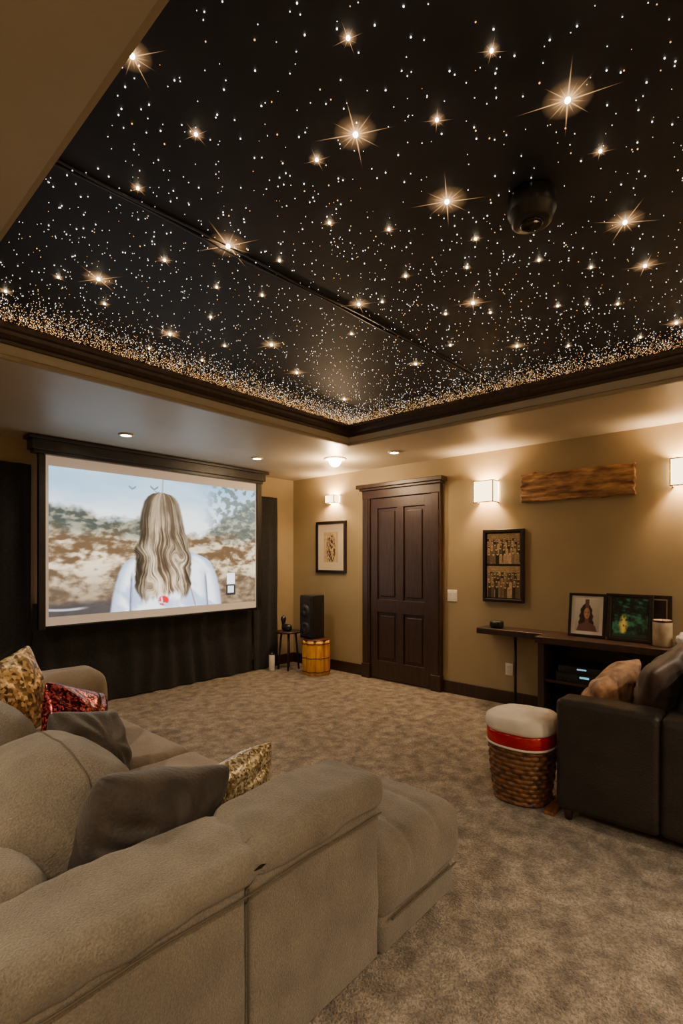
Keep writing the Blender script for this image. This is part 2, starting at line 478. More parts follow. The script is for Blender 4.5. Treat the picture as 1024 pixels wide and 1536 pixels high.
# ------------------------------------------------------------------ recessed lights
m_can = mat('can_glow', (1, .8, .5, 1), em=(1, .76, .46, 1), es=40, sampling=False)
m_ringw = mat('can_trim', srgb(205, 190, 160), None, 0.4)
WARM = (1, .80, .56); WARM2 = (1, .66, .36)
def can(x, y, en, spot=150, r=.05, colr=WARM):
    e = empty('recessed_light', (x, y, ZS-.012), 'small round recessed ceiling downlight glowing warm in soffit', 'ceiling light', 'recessed downlights in the soffit')  # also serves the unseen downlights added to brighten the foreground
    q = lathe([(r, 0), (r*1.35, .002), (r*1.4, .012), (r, .012)], 32, M=T(x, y, ZS-.012)); q.f = q.f[:-2]; q.f += [(96+i, 96+(i+1) % 32, (i+1) % 32, i) for i in range(32)]
    mk('trim_ring', q.v, q.f, m_ringw, e, True)
    q = lathe([(0.001, .004), (r, .004)], 32, M=T(x, y, ZS-.012)); q.f = q.f[:32]
    mk('bulb', q.v, q.f, m_can, e)
    light('SPOT', 'lamp', (x, y, ZS-.03), en, colr, .04, None, spot, .7, e)
    return e
e = can(3.93, 3.61, 80, 170, .085, WARM2)
q = lathe([(.0, -.075), (.035, -.068), (.062, -.036), (.070, .0)], 28, M=T(3.93, 3.61, ZS-.012)); mk('bulb', q.v, q.f, m_can, e, True)
light('POINT', 'lamp', (3.93, 3.61, ZS-.16), 36, WARM2, .05, parent=e)
can(4.08, 2.95, 30, r=.045, colr=WARM2); can(3.36, 4.20, 28, r=.045); can(1.98, 4.24, 28, r=.045)
for (x, y, en) in ((-.5, -.6, 125), (-.9, 1.2, 100), (-.5, 3.0, 130), (.7, -1.95, 150), (2.2, -1.95, 150), (4.14, -1.0, 120), (3.6, -2.0, 100)):
    can(x, y, en)  # unseen downlights added beyond the view to brighten the foreground

# ------------------------------------------------------------------ sconces
m_shade = mat('sconce_glass', srgb(250, 225, 180), em=(1, .76, .44, 1), es=6.0, rough=.4)
def sconce(y, z0, w, h, dep, en, M=None, colr=WARM2):
    """built on the right wall; M moves it to another wall"""
    M = M or Matrix.Identity(4)
    s = empty('wall_sconce', M @ Vector((XR, y, z0)), 'square frosted glass wall sconce with bronze frame, glowing warm', 'wall lamp', 'wall sconces')  # also serves the unseen fill sconces added on the left and front walls
    g = G(); t = .006
    x0 = XR-dep
    g.box(x0, x0+t, y-w/2, y+w/2, z0, z0+h); g.box(x0, XR-.01, y-w/2, y-w/2+t, z0, z0+h); g.box(x0, XR-.01, y+w/2-t, y+w/2, z0, z0+h)
    g.xf(M); mk('lamp_shade', g.v, g.f, m_shade, s)
    g = G(); b = .008
    for zz in (z0-b, z0+h-.002):
        g.box(x0-.004, x0+b, y-w/2-.004, y+w/2+.004, zz, zz+b); g.box(x0, XR, y-w/2-.004, y-w/2+b, zz, zz+b); g.box(x0, XR, y+w/2-b, y+w/2+.004, zz, zz+b)
    for yy in (y-w/2-.004, y+w/2-b+.004): g.box(x0-.004, x0+b-.004, yy, yy+b, z0, z0+h)
    g.box(XR-.012, XR, y-.05, y+.05, z0+.02, z0+h-.02)
    g.xf(M); mk('frame', g.v, g.f, m_brass, s)
    light('POINT', 'lamp', M @ Vector((XR-dep*.5, y, z0+h*.62)), en, colr, .045, parent=s)
sconce(2.24, 1.955, .20, .20, .12, 64)
sconce(.60, 1.965, .20, .20, .12, 64)
sconce(4.30, 2.10, .15, .09, .10, 55)
ML = T(XL, 0, 0) @ R(180, 'Z') @ T(-XR, 0, 0)
for yy in (1.6, -.8): sconce(-yy, 1.96, .20, .20, .10, 65, ML, WARM)  # unseen sconces added on the left wall as fill light
MF = T(0, YF, 0) @ R(-90, 'Z') @ T(-XR, 0, 0)
for xx in (-.3, 2.4): sconce(xx, 1.96, .20, .20, .10, 75, MF, WARM)  # more fill sconces added out of view on the front wall

# ------------------------------------------------------------------ projection screen
YS = 4.88
scr = empty('projection_screen', (2.7, YS, .8), 'large white projection screen in black frame showing long-haired woman outdoors', 'projection screen')
g = G()
for b in ((1.43, 3.97, YS-.09, YS+.05, 2.34, 2.43), (1.40, 4.0, YS-.12, YS+.05, 2.425, 2.455), (1.45, 3.95, YS-.06, YS+.03, 2.31, 2.345)):
    q = soft(*b, .006, m=1, k=2); g.add(q.v, q.f)
mk('housing', g.v, g.f, m_black, scr)
for b in ((1.50, 1.555, YS-.03, YS+.02, .78, 2.32), (3.885, 3.95, YS-.03, YS+.02, .78, 2.32)): boxobj('side_frame', b, m_black, scr, .003)
boxobj('screen_surface', (1.555, 3.885, YS-.004, YS+.004, .80, 2.33), m_screenw, scr, 0.001)
q = tube([(1.54, YS, .795), (3.90, YS, .795)], .012, 10); mk('weight_bar', q.v, q.f, m_black, scr, True)
def paint_scene(u, v):
    K = lambda r, g, b: np.ones(u.shape+(3,))*np.array([r, g, b])/255.0
    mixc = lambda A, B, t: A*(1-t[..., None])+B*t[..., None]
    cl = fbm(u*3.5+3, v*7, 3, 5)
    img = mixc(K(234, 240, 242), K(132, 176, 208), np.clip(sst(.60, 1.0, v)*.8+(cl-.5)*1.0, 0, 1))
    # out-of-focus brush: soft streaks, darker scrub along the skyline
    top = np.where(u < .40, .72-.10*sst(.05, .4, u)*.6+.02*np.sin(u*22), .56+.42*sst(.62, .98, u)*.75)
    edge = top+.09*(fbm(u*22, v*16, 9)-.5)+.04*(fbm(u*60, v*44, 10)-.5)
    bmk = sst(-.04, .03, edge-v)
    wx = fbm(u*5, v*5, 11)
    st = fbm(u*6+v*6+wx, v*12-u*5+wx*2, 12, 4); st2 = fbm(u*30+v*22+wx*3, v*34-u*20, 13, 4)
    gr = st*.55+st2*.45
    b1 = mixc(K(86, 64, 42), K(230, 208, 170), sst(.35, .66, gr))
    b2 = mixc(K(50, 58, 54), K(132, 130, 110), sst(.3, .7, st2))
    br = mixc(b1, b2, sst(.47, .64, v+.18*(st-.5)))
    low = mixc(K(74, 60, 46), K(140, 118, 92), sst(.3, .7, gr))
    br = mixc(br, low, 1-sst(.08, .42, v+.18*(st-.5)))
    img = mixc(img, br, bmk*np.where((u > .62), .76+.24*sst(.8, .5, v), .97))
    lace = sst(.44, .60, fbm(u*40, v*30, 21, 5))*sst(.66, .8, u)*sst(.45, .6, v)
    img = mixc(img, K(76, 86, 78), lace*.75)
    wt = sst(.11, .05, v-.02*u+.02*(fbm(u*20, v*40, 30)-.5))*sst(.45, .30, u)
    img = mixc(img, K(54, 52, 56), wt*.85)
    wl = sst(.014, .0, np.abs(v-.045+.006*np.sin(u*24)))*sst(.16, .10, u)
    img = mixc(img, K(220, 220, 226), wl*.7)
    for (bu, bv, sc) in ((.33, .915, 1), (.43, .93, 1.2), (.445, .90, .7)):
        du = (u-bu)*1.72/sc; dv = (v-bv)/sc
        w = sst(.010, .004, np.abs(dv-np.abs(du)*.7+.012))*(np.abs(du) < .028)
        img = mixc(img, K(96, 108, 120), w*.9)
    # torso and arms in a fitted white top
    lefte = np.interp(v, [0, .10, .20, .28, .34, .38, .405, .43], [.236, .244, .258, .272, .288, .316, .36, .42])
    righte = np.interp(v, [0, .12, .22, .30, .36, .39, .41, .45], [.785, .776, .762, .744, .722, .70, .67, .60])
    body = sst(-.007, .007, u-lefte)*sst(-.007, .007, righte-u)*sst(.47, .445, v)
    sh = fbm(u*14+v*6, v*9, 40)
    bc = mixc(K(172, 188, 214), K(246, 250, 255), sst(.28, .6, sh))
    bc = mixc(bc, K(134, 148, 178), sst(.05, .0, u-lefte)*.75); bc = mixc(bc, K(142, 154, 182), sst(.05, .0, righte-u)*.75)
    for x0, x1, dirn in ((.330, .322, 1), (.686, .706, -1)):
        ln = x0+(x1-x0)*(1-v/.4)
        bc = mixc(bc, K(82, 88, 104), sst(.010, .0, np.abs(u-ln))*sst(.30, .22, v))
        bc = mixc(bc, K(150, 164, 192), sst(.04, .0, (u-ln)*dirn)*(((u-ln)*dirn) > 0)*sst(.34, .2, v)*.7)
    strap = sst(.006, .002, np.abs(u-(.64-.07*(v/.4))))*(v < .45)
    bc = mixc(bc, K(130, 108, 106), strap*.7)
    img = mixc(img, bc, body)
    # softly waved long ash-blonde hair
    cx = .474+.006*np.sin(v*6)
    hw = np.interp(v, [.0, .03, .1, .25, .38, .5, .6, .68, .76, .82, .86, .885, .9], [.085, .105, .124, .134, .132, .123, .112, .102, .093, .083, .066, .045, 0])
    frz = fbm(v*11+5, np.sign(u-cx)*7+50, 50, 3)
    hw = hw+.030*(frz-.5)*sst(.80, .5, v)
    hair = sst(-.008, .006, hw-np.abs(u-cx))*sst(-.01, .05, v-.01-.12*fbm(u*46, v*0, 52, 3))
    rel = (u-cx)/np.maximum(hw, .02)
    wamp = sst(.78, .35, v)
    warp = (fbm(rel*1.4+5, v*5, 55, 2)-.5)*.9*wamp+.045*np.sin(v*28+4*rel+5*fbm(rel*2, v*2, 57, 2))*wamp
    r2 = rel+warp
    s1 = fbm(r2*4, v*2.8, 60, 3); s2 = fbm(r2*13, v*3.2, 61, 3); s3 = fbm(r2*48, v*4, 62, 2); s4 = fbm(rel*3+9, v*9, 63, 3)
    tone = s1*.28+s2*.32+s3*.20+s4*.20
    hc = mixc(K(62, 48, 36), K(208, 184, 148), sst(.36, .61, tone))
    hc = mixc(hc, K(250, 238, 214), sst(.54, .66, tone)*.65*sst(.75, .4, v))
    hc = mixc(hc, mixc(K(84, 70, 54), K(154, 134, 108), sst(.35, .65, tone)), sst(.50, .80, v)*.8)
    rnd_ = np.clip(1-.48*np.abs(rel-.1)**2.4, .4, 1)
    hc = hc*rnd_[..., None]
    hc = mixc(hc, K(66, 52, 42), sst(.07, .0, np.abs(rel-.05))*sst(.62, .8, v)*.45)
    img = mixc(img, hc, hair)
    rd = sst(.045, .028, np.hypot((u-.475)*1.4, (v-.06)))
    img = mixc(img, K(200, 14, 24), rd*sst(.30, .45, fbm(u*60, v*40, 70)))
    for (a, b, cc, d, colr) in ((.815, .872, .07, .16, (30, 32, 38)), (.82, .868, .165, .26, (238, 240, 244)), (.825, .862, .09, .15, (214, 216, 220))):
        img = mixc(img, K(*colr), (u > a)*(u < b)*(v > cc)*(v < d)*1.0)
    return img
picture('projected_picture', (1.585, YS-.0065, .885), (2.285, 0, 0), (0, 0, 1.335), 620, 360, paint_scene, paintmat('screen_picture', 2.4), scr)

# curtains
def curtain(name, x0, x1, z0, z1, yb, label, seed=0, wl=.13, A=.028):
    n = int((x1-x0)/.012); mz = 14; V = []; F = []
    for i in range(n+1):
        x = x0+(x1-x0)*i/n
        for j in range(mz+1):
            t = j/mz; z = z0+(z1-z0)*t
            n1 = mnoise.noise(Vector((x*2.3, seed, t*.7)))
            amp = A*(1-.45*t)*(.6+.8*abs(mnoise.noise(Vector((x*3, 5, seed)))))
            ph = x/wl*2*math.pi+3.2*n1
            y = yb-.03+amp*math.sin(ph)+.01*mnoise.noise(Vector((x*9, z*2, seed)))
            V.append((x, y, z+(.012*mnoise.noise(Vector((x*4, seed, 3)))+.012 if j == 0 else 0)))
    for i in range(n):
        for j in range(mz):
            q = i*(mz+1)+j; F.append((q, q+1, q+mz+2, q+mz+1))
    mk(name, V, F, m_curtain, None, True, label=label, cat='curtain')
curtain('curtain', -.3, 1.49, 0, 2.23, 5.03, 'tall black velvet curtain beside the projection screen', 1, .16, .022)
curtain('curtain', 1.50, 3.93, 0, 1.0, 5.03, 'black velvet skirt curtain hanging below the screen', 2, .24, .02)
curtain('curtain', 3.94, 4.33, 0, 2.19, 5.03, 'narrow black velvet curtain next to the screen edge', 3, .2, .018)

# ------------------------------------------------------------------ sectional sofa
so = empty('sectional_sofa', (.9, 2.2, 0), 'greige fabric sectional sofa with chaise and loose back cushions', 'sofa')
softobj('base', (.12, 1.40, 1.12, 3.60, .03, .25), .04, m_sofa2, so, wr=.003, m=12)
softobj('backrest', (.08, .46, 1.30, 3.62, .04, .66), .10, m_sofa, so, (.02, 0, .02), wr=.008, m=14)
softobj('seat_cushion', (.40, 1.43, 1.32, 2.30, .21, .43), .06, m_sofa2, so, (.01, .0, .025), wr=.007, m=16)
softobj('seat_cushion', (.40, 1.43, 2.31, 3.33, .21, .43), .06, m_sofa2, so, (.01, .0, .025), wr=.007, seed=2, m=16)
softobj('armrest', (.10, 1.47, 3.34, 3.66, .04, .68), .12, m_sofa2, so, (.015, .01, .01), wr=.007, m=14)
softobj('armrest_panel', (-.30, .812, 1.055, 1.30, .03, .60), .02, m_sofa, so, (0, .006, 0), wr=.004, m=16)
softobj('armrest_panel', (.816, 1.375, 1.055, 1.30, .03, .60), .02, m_sofa, so, (0, .006, 0), wr=.004, seed=4, m=16)
# slim padded top band running the whole length, with a crease where two covers meet
g = soft(-.32, 1.39, 1.030, 1.320, .545, .645, .048, (0, .004, .008), 100, 0, 6, 0, 6)
V = []
for (x, y, z) in g.v:
    n = Vector(mnoise.noise_vector(Vector((x*5, y*9, z*9))))
    n2 = Vector(mnoise.noise_vector(Vector((x*16, y*10, z*12+4))))
    x += n.x*.006; y += n.y*.008+n2.y*.005; z += n.z*.009+n2.z*.006
    c = math.exp(-((x-.855-.12*(y-1.18))/.014)**2)
    z -= .014*c*(1 if z > .6 else -.3); y += .008*c*(1 if y < 1.1 else (-1 if y > 1.28 else 0))
    if x > .855: z += .024*math.sin(min(1, (x-.855)/.5)*math.pi*.75)*(1 if z > .6 else .3)
    V.append((x, y, z))
mk('armrest', V, g.f, m_sofa, so, True)
q = tube([(x, 1.029-.002*math.sin(x*9), .548+.003*math.sin(x*14)) for x in np.linspace(-.3, 1.35, 60)], .003, 6); mk('piping', q.v, q.f, m_seam, so, True)
softobj('chaise_base', (1.385, 1.88, 1.05, 1.68, .02, .14), .03, m_sofa, so, wr=.003)
def chaise():
    g = soft(1.36, 1.93, 1.035, 1.70, .13, .385, .08, (.01, .01, .025), 30, .008, 7, 8)
    V = []
    for p in g.v:
        x, y, z = p
        if z > .25:
            for s in (1.55, 1.74): z -= .010*math.exp(-((x-s-.02*math.sin(y*6))/.012)**2)
        V.append((x, y, z))
    mk('chaise_cushion', V, g.f, m_sofa, so, True)
chaise()
q = tube([(x, 1.034, .150) for x in np.linspace(1.42, 1.86, 20)], .004, 6); mk('piping', q.v, q.f, m_seam, so, True)
# back cushions
def backc(y0, y1, seed, x0=.30, x1=.70, z0=.42, z1=.80, r=.13, fxs=(.30,)):
    puff = (.05, .05, .05); wr = .016; wf = 6; rot = R(-8, 'Y')
    c = softobj('back_cushion', (x0, x1, y0, y1, z0, z1), r, m_sofa, so, puff, wr=wr, wf=wf, seed=seed, m=18, rot=rot)
    hx, hy, hz = (x1-x0)/2, (y1-y0)/2, (z1-z0)/2; h = np.array([hx, hy, hz])
    for fx in fxs:
        P = []
        for sy, sz, a0 in ((1, 1, 0), (-1, 1, 90), (-1, -1, 180), (1, -1, 270)):
            for k in range(13):
                a = math.radians(a0+90*k/12)
                P.append((hx*fx, sy*(hy-r)+r*math.cos(a), sz*(hz-r)+r*math.sin(a)))
        P2 = []
        for i in range(len(P)):
            A = np.array(P[i]); B = np.array(P[(i+1) % len(P)]); n = max(1, int(np.linalg.norm(B-A)/.02))
            for k in range(n): P2.append(A+(B-A)*k/n)
        D = deform(np.array(P2), h, puff, wr, wf, seed)
        q = tube([c.matrix_basis @ Vector(p) for p in D], .0035, 6, True); mk('piping', q.v, q.f, m_seam, c, True)
backc(1.49, 2.02, 11, .34, .76, .42, .77); backc(2.10, 2.66, 12, .26, .66, .42, .82); backc(2.70, 3.28, 13, .26, .66, .42, .82)
q = tube([(.814, 1.052, z) for z in (.06, .25, .54)], .003, 6); mk('seam', q.v, q.f, m_seam, so, True)

# throw pillows
def sparkle(name, c1, c2, c3, scale=60, rough=.3, metal=.5):
    m = bpy.data.materials.new(name); m.use_nodes = True; N = m.node_tree.nodes; L = m.node_tree.links; b = N['Principled BSDF']
    tc = N.new('ShaderNodeTexCoord'); vo_ = N.new('ShaderNodeTexVoronoi'); vo_.inputs['Scale'].default_value = scale
    L.new(tc.outputs['Object'], vo_.inputs['Vector'])
    sp = N.new('ShaderNodeSeparateColor'); L.new(vo_.outputs['Color'], sp.inputs[0])
    r = N.new('ShaderNodeValToRGB'); r.color_ramp.elements[0].color = c1; r.color_ramp.elements[1].color = c3; r.color_ramp.elements[1].position = .95
    el = r.color_ramp.elements.new(.5); el.color = c2
    L.new(sp.outputs[0], r.inputs['Fac']); L.new(r.outputs[0], b.inputs['Base Color'])
    b.inputs['Roughness'].default_value = rough; b.inputs['Metallic'].default_value = metal
    bp = N.new('ShaderNodeBump'); bp.inputs['Strength'].default_value = 1; bp.inputs['Distance'].default_value = .006
    L.new(sp.outputs[1], bp.inputs['Height']); L.new(bp.outputs[0], b.inputs['Normal'])
    return m
m_seq = sparkle('gold_sequin', srgb(90, 72, 44), srgb(176, 152, 108), srgb(255, 240, 200), 120)
m_gold = sparkle('gold_brocade', srgb(60, 42, 20), srgb(160, 126, 72), srgb(240, 214, 160), 60, .4, .45)
m_red = sparkle('red_sequin', srgb(26, 3, 5), srgb(84, 10, 14), srgb(220, 90, 84), 110, .25, .6)
m_camel = mat('tan_velvet', srgb(116, 76, 48), srgb(206, 156, 112), .6, scale=14, bump=.3, sheen=.25)
pillow('throw_pillow', .50, .35, .24, T(.76, 1.45, .595) @ R(3, 'Z') @ R(14, 'X') @ R(15, 'Y'), m_gray, seed=1, pinch=.07, wr=.008, ex=.45, label='charcoal velvet throw pillow leaning on the sofa armrest', cat='pillow')
pillow('throw_pillow', .58, .28, .16, T(1.05, 1.56, .525) @ R(6, 'Z') @ R(10, 'X') @ R(-2, 'Y'), m_seq, seed=2, pinch=.05, label='gold sequined lumbar pillow leaning on the sofa armrest', cat='pillow')
pillow('throw_pillow', .48, .46, .20, T(.80, 3.0, .675) @ R(34, 'Z') @ R(-12, 'X') @ R(-10, 'Y'), m_gold, seed=3, label='gold patterned throw pillow propped on back cushions', cat='pillow')
pillow('throw_pillow', .44, .40, .20, T(1.00, 2.66, .565) @ R(34, 'Z') @ R(-20, 'X') @ R(24, 'Y'), m_red, seed=4, pinch=.06, label='dark red sequined throw pillow on the sofa seat', cat='pillow')
pillow('throw_pillow', .42, .36, .22, T(.90, 2.27, .565) @ R(32, 'Z') @ R(-20, 'X') @ R(16, 'Y'), m_gray, seed=5, pinch=.07, wr=.008, ex=.45, label='charcoal velvet throw pillow in front of red sequined pillow', cat='pillow')

# ------------------------------------------------------------------ dark armchair
ac = empty('armchair', (3.27, .5, 0), 'dark brown upholstered armchair with boxy arms on short feet', 'armchair')
softobj('armrest', (2.78, 2.96, .47, .95, .07, .65), .03, m_leather, ac, (.006, 0, .01), wr=.003, m=10)
softobj('armrest', (3.58, 3.76, .47, .95, .07, .65), .03, m_leather, ac, (.006, 0, .01), wr=.003, seed=2, m=10)
softobj('frame', (2.785, 3.755, .02, .475, .07, .64), .035, m_leather, ac, (.004, 0, .01), wr=.003, seed=3, m=10)
softobj('base', (2.95, 3.59, .40, .92, .07, .28), .02, m_leather, ac)
softobj('seat_cushion', (2.965, 3.575, .45, .96, .27, .45), .05, m_leather, ac, (0, .01, .02), wr=.004)
softobj('backrest', (2.93, 3.64, .20, .42, .43, .88), .08, m_leather, ac, (.01, .03, .02), wr=.008, m=14, rot=R(10, 'X'))
for (x, y) in ((2.84, .90), (3.70, .90), (2.84, .07), (3.70, .07)):
    q = lathe([(.018, 0), (.026, .08)], 16, M=T(x, y, 0)); mk('leg', q.v, q.f, m_dark, ac, True)
pillow('throw_pillow', .48, .38, .22, T(3.24, .80, .60) @ R(-8, 'Z') @ R(26, 'X') @ R(-14, 'Y'), m_camel, seed=6, pinch=.06, wr=.008, ex=.45, label='tan velvet throw pillow resting in the dark armchair', cat='pillow')
pillow('throw_pillow', .48, .46, .20, T(3.21, .52, .69) @ R(-10, 'Z') @ R(16, 'X') @ R(-16, 'Y'), m_brownv, seed=9, pinch=.05, wr=.008, ex=.42, label='dark brown velvet throw pillow leaning on armchair back', cat='pillow')

# ------------------------------------------------------------------ wicker basket with padded lid
bx, by = 2.93, 1.19
bk = empty('wicker_basket', (bx, by, 0), 'woven brown wicker hamper with white and red padded lid', 'basket')
m_wick = mat('wicker', srgb(44, 26, 12), srgb(126, 80, 38), .42, scale=30, bump=.3, bscale=60, lo=.3, hi=.7)
rows = 12; sub = 6; cols = 144; V = []; F = []
H0, H1 = .004, .325
for j in range(rows*sub+1):
    t = j/(rows*sub); z = H0+(H1-H0)*t
    r0 = .146+.032*t+.006*math.sin(t*math.pi)
    row = j//sub; fr = (j % sub)/sub
    for i in range(cols):
        th = 2*math.pi*i/cols
        w = .011*math.sin(fr*math.pi)**.6*(.25+.75*(.5+.5*math.cos(th*16+math.pi*(row % 2))))
        cx, sy = math.cos(th), math.sin(th)
        cx = math.copysign(abs(cx)**.82, cx); sy = math.copysign(abs(sy)**.82, sy)
        V.append((bx+(r0+w)*cx, by+(r0+w)*sy, z))
for j in range(rows*sub):
    for i in range(cols):
        F.append((j*cols+i, j*cols+(i+1) % cols, (j+1)*cols+(i+1) % cols, (j+1)*cols+i))
F.append(tuple(range(cols))[::-1])
mk('body', V, F, m_wick, bk, True)
def ringtube(r, z, tr_, m, name):
    P = []
    for t in np.linspace(0, 2*math.pi, 65)[:-1]:
        cx, sy = math.cos(t), math.sin(t)
        P.append((bx+r*math.copysign(abs(cx)**.82, cx), by+r*math.copysign(abs(sy)**.82, sy), z+.004*math.sin(2*t+1)))
    q = tube(P, tr_, 8, True); mk(name, q.v, q.f, m, bk, True)
ringtube(.181, .326, .010, m_wick, 'rim'); ringtube(.148, .012, .010, m_wick, 'foot_rim')
m_red2 = mat('red_vinyl', srgb(150, 8, 12), srgb(186, 14, 20), .12, scale=4)
m_cream = mat('cream_fabric', srgb(212, 202, 188), srgb(226, 216, 204), .7, scale=8, bump=.1)
q = lathe([(.178, .322), (.189, .33), (.194, .35), (.195, .375), (.192, .402), (.186, .412)], 64, .82, T(bx, by, 0)); mk('lid_band', q.v, q.f, m_red2, bk, True)
q = lathe([(.187, .325), (.194, .328), (.196, .335), (.190, .341)], 64, .82, T(bx, by, 0)); mk('liner', q.v, q.f, m_cream, bk, True)
g = lathe([(.184, .410), (.195, .418), (.199, .436), (.197, .460), (.190, .480), (.172, .492), (.12, .496), (.04, .497), (.001, .497)], 64, .78, T(bx, by, 0))
V = [(x+.008*mnoise.noise(Vector((x*9, y*9, z*9))), y+.008*mnoise.noise(Vector((x*9, y*9, z*9+7))), z+.014*mnoise.noise(Vector((x*9, y*9, 2)))*(1 if z > .45 else 0)) for (x, y, z) in g.v]
mk('lid_cushion', V, g.f, m_cream, bk, True)
m_oak = mat('oak_wood', srgb(100, 60, 26), srgb(140, 88, 42), .45, scale=5, stretch=(1, 8, 1))
boxobj('wood_board', (2.80, 3.10, .965, 1.02, 0, .02), m_oak, None, .004, label='small honey-coloured wooden board on carpet beside armchair', cat='board')

# ------------------------------------------------------------------ media console + shelf
mc = empty('media_console', (4.47, .95, 0), 'dark brown open media console with narrow wall shelf extension', 'console table')
g = G()
for b in ((4.255, XR, -.1, 1.625, .69, .745), (4.44, XR, 1.62, 2.25, .69, .745)):
    q = soft(*b, .006, m=1, k=2); g.add(q.v, q.f)
mk('top', g.v, g.f, m_dark, mc)
for b in ((4.275, XR-.02, 1.555, 1.605, 0, .692), (4.275, XR-.02, .60, .63, .08, .692), (4.275, XR-.02, -.08, -.03, 0, .692)): boxobj('side_panel', b, m_dark, mc, .002)
boxobj('shelf', (4.29, XR-.03, -.03, 1.556, .37, .392), m_dark, mc, .002)
boxobj('bottom_panel', (4.28, XR-.02, -.03, 1.556, .06, .09), m_dark, mc, .002)
boxobj('back_panel', (XR-.03, XR-.02, -.03, 1.556, .06, .69), m_black, mc, 0)
q = tube([(4.60, 1.935, 0), (4.60, 1.935, .692)], .013, 10); mk('leg', q.v, q.f, m_black, mc, True)
m_led = mat('led', (.2, .8, 1, 1), em=(.3, .8, 1, 1), es=.6); m_metal = mat('gray_metal', srgb(60, 62, 64), None, .35, metal=.7)
def player(y0, y1, z0, h, lab):
    e = empty('media_player', (4.45, (y0+y1)/2, z0), lab, 'media player')
    boxobj('case', (4.31, 4.60, y0, y1, z0, z0+h), m_black, e, .004)
    boxobj('faceplate', (4.305, 4.312, y0+.01, y1-.01, z0+h*.45, z0+h*.9), m_metal, e, .001)
    boxobj('display', (4.302, 4.306, y0+.16, y0+.23, z0+h*.55, z0+h*.75), m_led, e, 0)
    for k in range(3):
        q = lathe([(.008, 0), (.007, .006)], 12, M=T(4.305, y1-.05-k*.03, z0+h*.28) @ R(-90, 'Y')); mk('knob', q.v, q.f, m_metal, e)
player(1.05, 1.47, .392, .075, 'black audio receiver with silver faceplate on console shelf')
player(1.07, 1.45, .468, .055, 'slim black disc player stacked on the receiver')
player(1.05, 1.47, .09, .10, 'black receiver on the bottom of the console')
player(.10, .52, .392, .09, 'black amplifier on console shelf')

# small gadget on shelf
gd = empty('camera_gadget', (4.54, 2.10, .745), 'small black rounded camera gadget standing on wall shelf', 'gadget')
softobj('body', (4.50, 4.58, 2.03, 2.15, .745, .815), .02, m_black, gd)
q = lathe([(.02, 0), (.02, .01), (.012, .013)], 20, M=T(4.50, 2.09, .785) @ R(-90, 'Y')); mk('lens', q.v, q.f, m_metal, gd, True)

# ------------------------------------------------------------------ pictures
m_mat = mat('picture_mat', srgb(206, 190, 160), None, .8)
m_frame = mat('black_frame', srgb(22, 16, 13), srgb(32, 24, 20), .35, scale=20)
m_photo = paintmat('photo_print', 0)
def framed(y0, y1, z0, z1, bw, fn, label, matw=0, xw=XR, lean=0, nu=60, nv=80, matm=None, dep=.03):
    """frame facing -x; built at wall plane xw then leaned about bottom edge"""
    e = bpy.data.objects.new('framed_picture', None); e.empty_display_size = .1
    reg(e, None, T(xw, (y0+y1)/2, z0)); tag(e, label, 'picture')
    Lm = T(xw, 0, z0) @ R(lean, 'Y') @ T(-xw, 0, -z0)
    g = G()
    for b in ((xw-dep, xw, y0, y1, z0, z0+bw), (xw-dep, xw, y0, y1, z1-bw, z1), (xw-dep, xw, y0, y0+bw, z0+bw*.9, z1-bw*.9), (xw-dep, xw, y1-bw, y1, z0+bw*.9, z1-bw*.9)):
        q = soft(*b, .005, m=1, k=2); g.add(q.v, q.f)
    g.xf(Lm); mk('frame', g.v, g.f, m_frame, e)
    g = G().box(xw-dep*.45, xw-.002, y0+bw*.8, y1-bw*.8, z0+bw*.8, z1-bw*.8); g.xf(Lm); mk('mat_board', g.v, g.f, matm or m_mat, e)
    a = y0+bw+matw; b = y1-bw-matw; c = z0+bw+matw; d = z1-bw-matw
    o = picture('photo', (0, 0, 0), (0, -(b-a), 0), (0, 0, d-c), nu, nv, fn, m_photo, e)
    M = Lm @ T(xw-dep*.45-.0015, (a+b)/2, (c+d)/2); o.matrix_basis = M; W[o.name] = M
    return e
def shade(t, A, B):
    A = np.array(A)/255; B = np.array(B)/255; return A*(1-t[..., None])+B*t[..., None]
def p_sketch(u, v):
    t = fbm(u*10, v*12, 80); fig = sst(.34, .2, np.hypot((u-.5)*.9, (v-.45)*.62))
    s = np.clip(sst(.4, .65, fbm(u*16, v*20, 81))*fig*1.3, 0, 1)
    return shade(s, (188, 164, 124), (60, 42, 28))*(.85+.25*t[..., None])
def p_collage(u, v):
    top = v > .51
    vv = np.where(top, (v-.51)/.49, v/.49)
    img = shade(fbm(u*30, vv*30, 84), (112, 92, 64), (176, 154, 116))
    rnd = np.random.RandomState(5)
    for half in (True, False):          # dense rows of standing people in each vintage photo
        for row, (yh, s) in enumerate(((.84, .026), (.74, .028), (.63, .031), (.50, .035), (.36, .040))):
            n = 12-row
            for k in range(n):
                x = (k+.5)/n+rnd.uniform(-.02, .02); yy = yh+rnd.uniform(-.03, .03)
                sel = top == half
                c1 = rnd.uniform(.10, .7)
                body = ((np.abs(u-x) < s*1.3)*(vv < yy-s*.6)*(vv > yy-.40))*sel
                img = np.where((body > 0)[..., None], np.array([c1, c1*.86, c1*.66])*(.7+.6*fbm(u*50, vv*50, 88)[..., None]), img)
                hd = (np.hypot(u-x, (vv-yy)*.75) < s*.75)*sel
                img = np.where((hd > 0)[..., None], np.array([190, 162, 122])/255, img)
                hr = (np.hypot(u-x, (vv-yy)*.75) < s*.8)*(vv > yy+s*.3)*sel
                img = np.where((hr > 0)[..., None], np.array([48, 36, 26])/255, img)
    bar = (np.abs(v-.51) < .018)
    img = np.where(bar[..., None], np.array([30, 22, 18])/255, img); return img
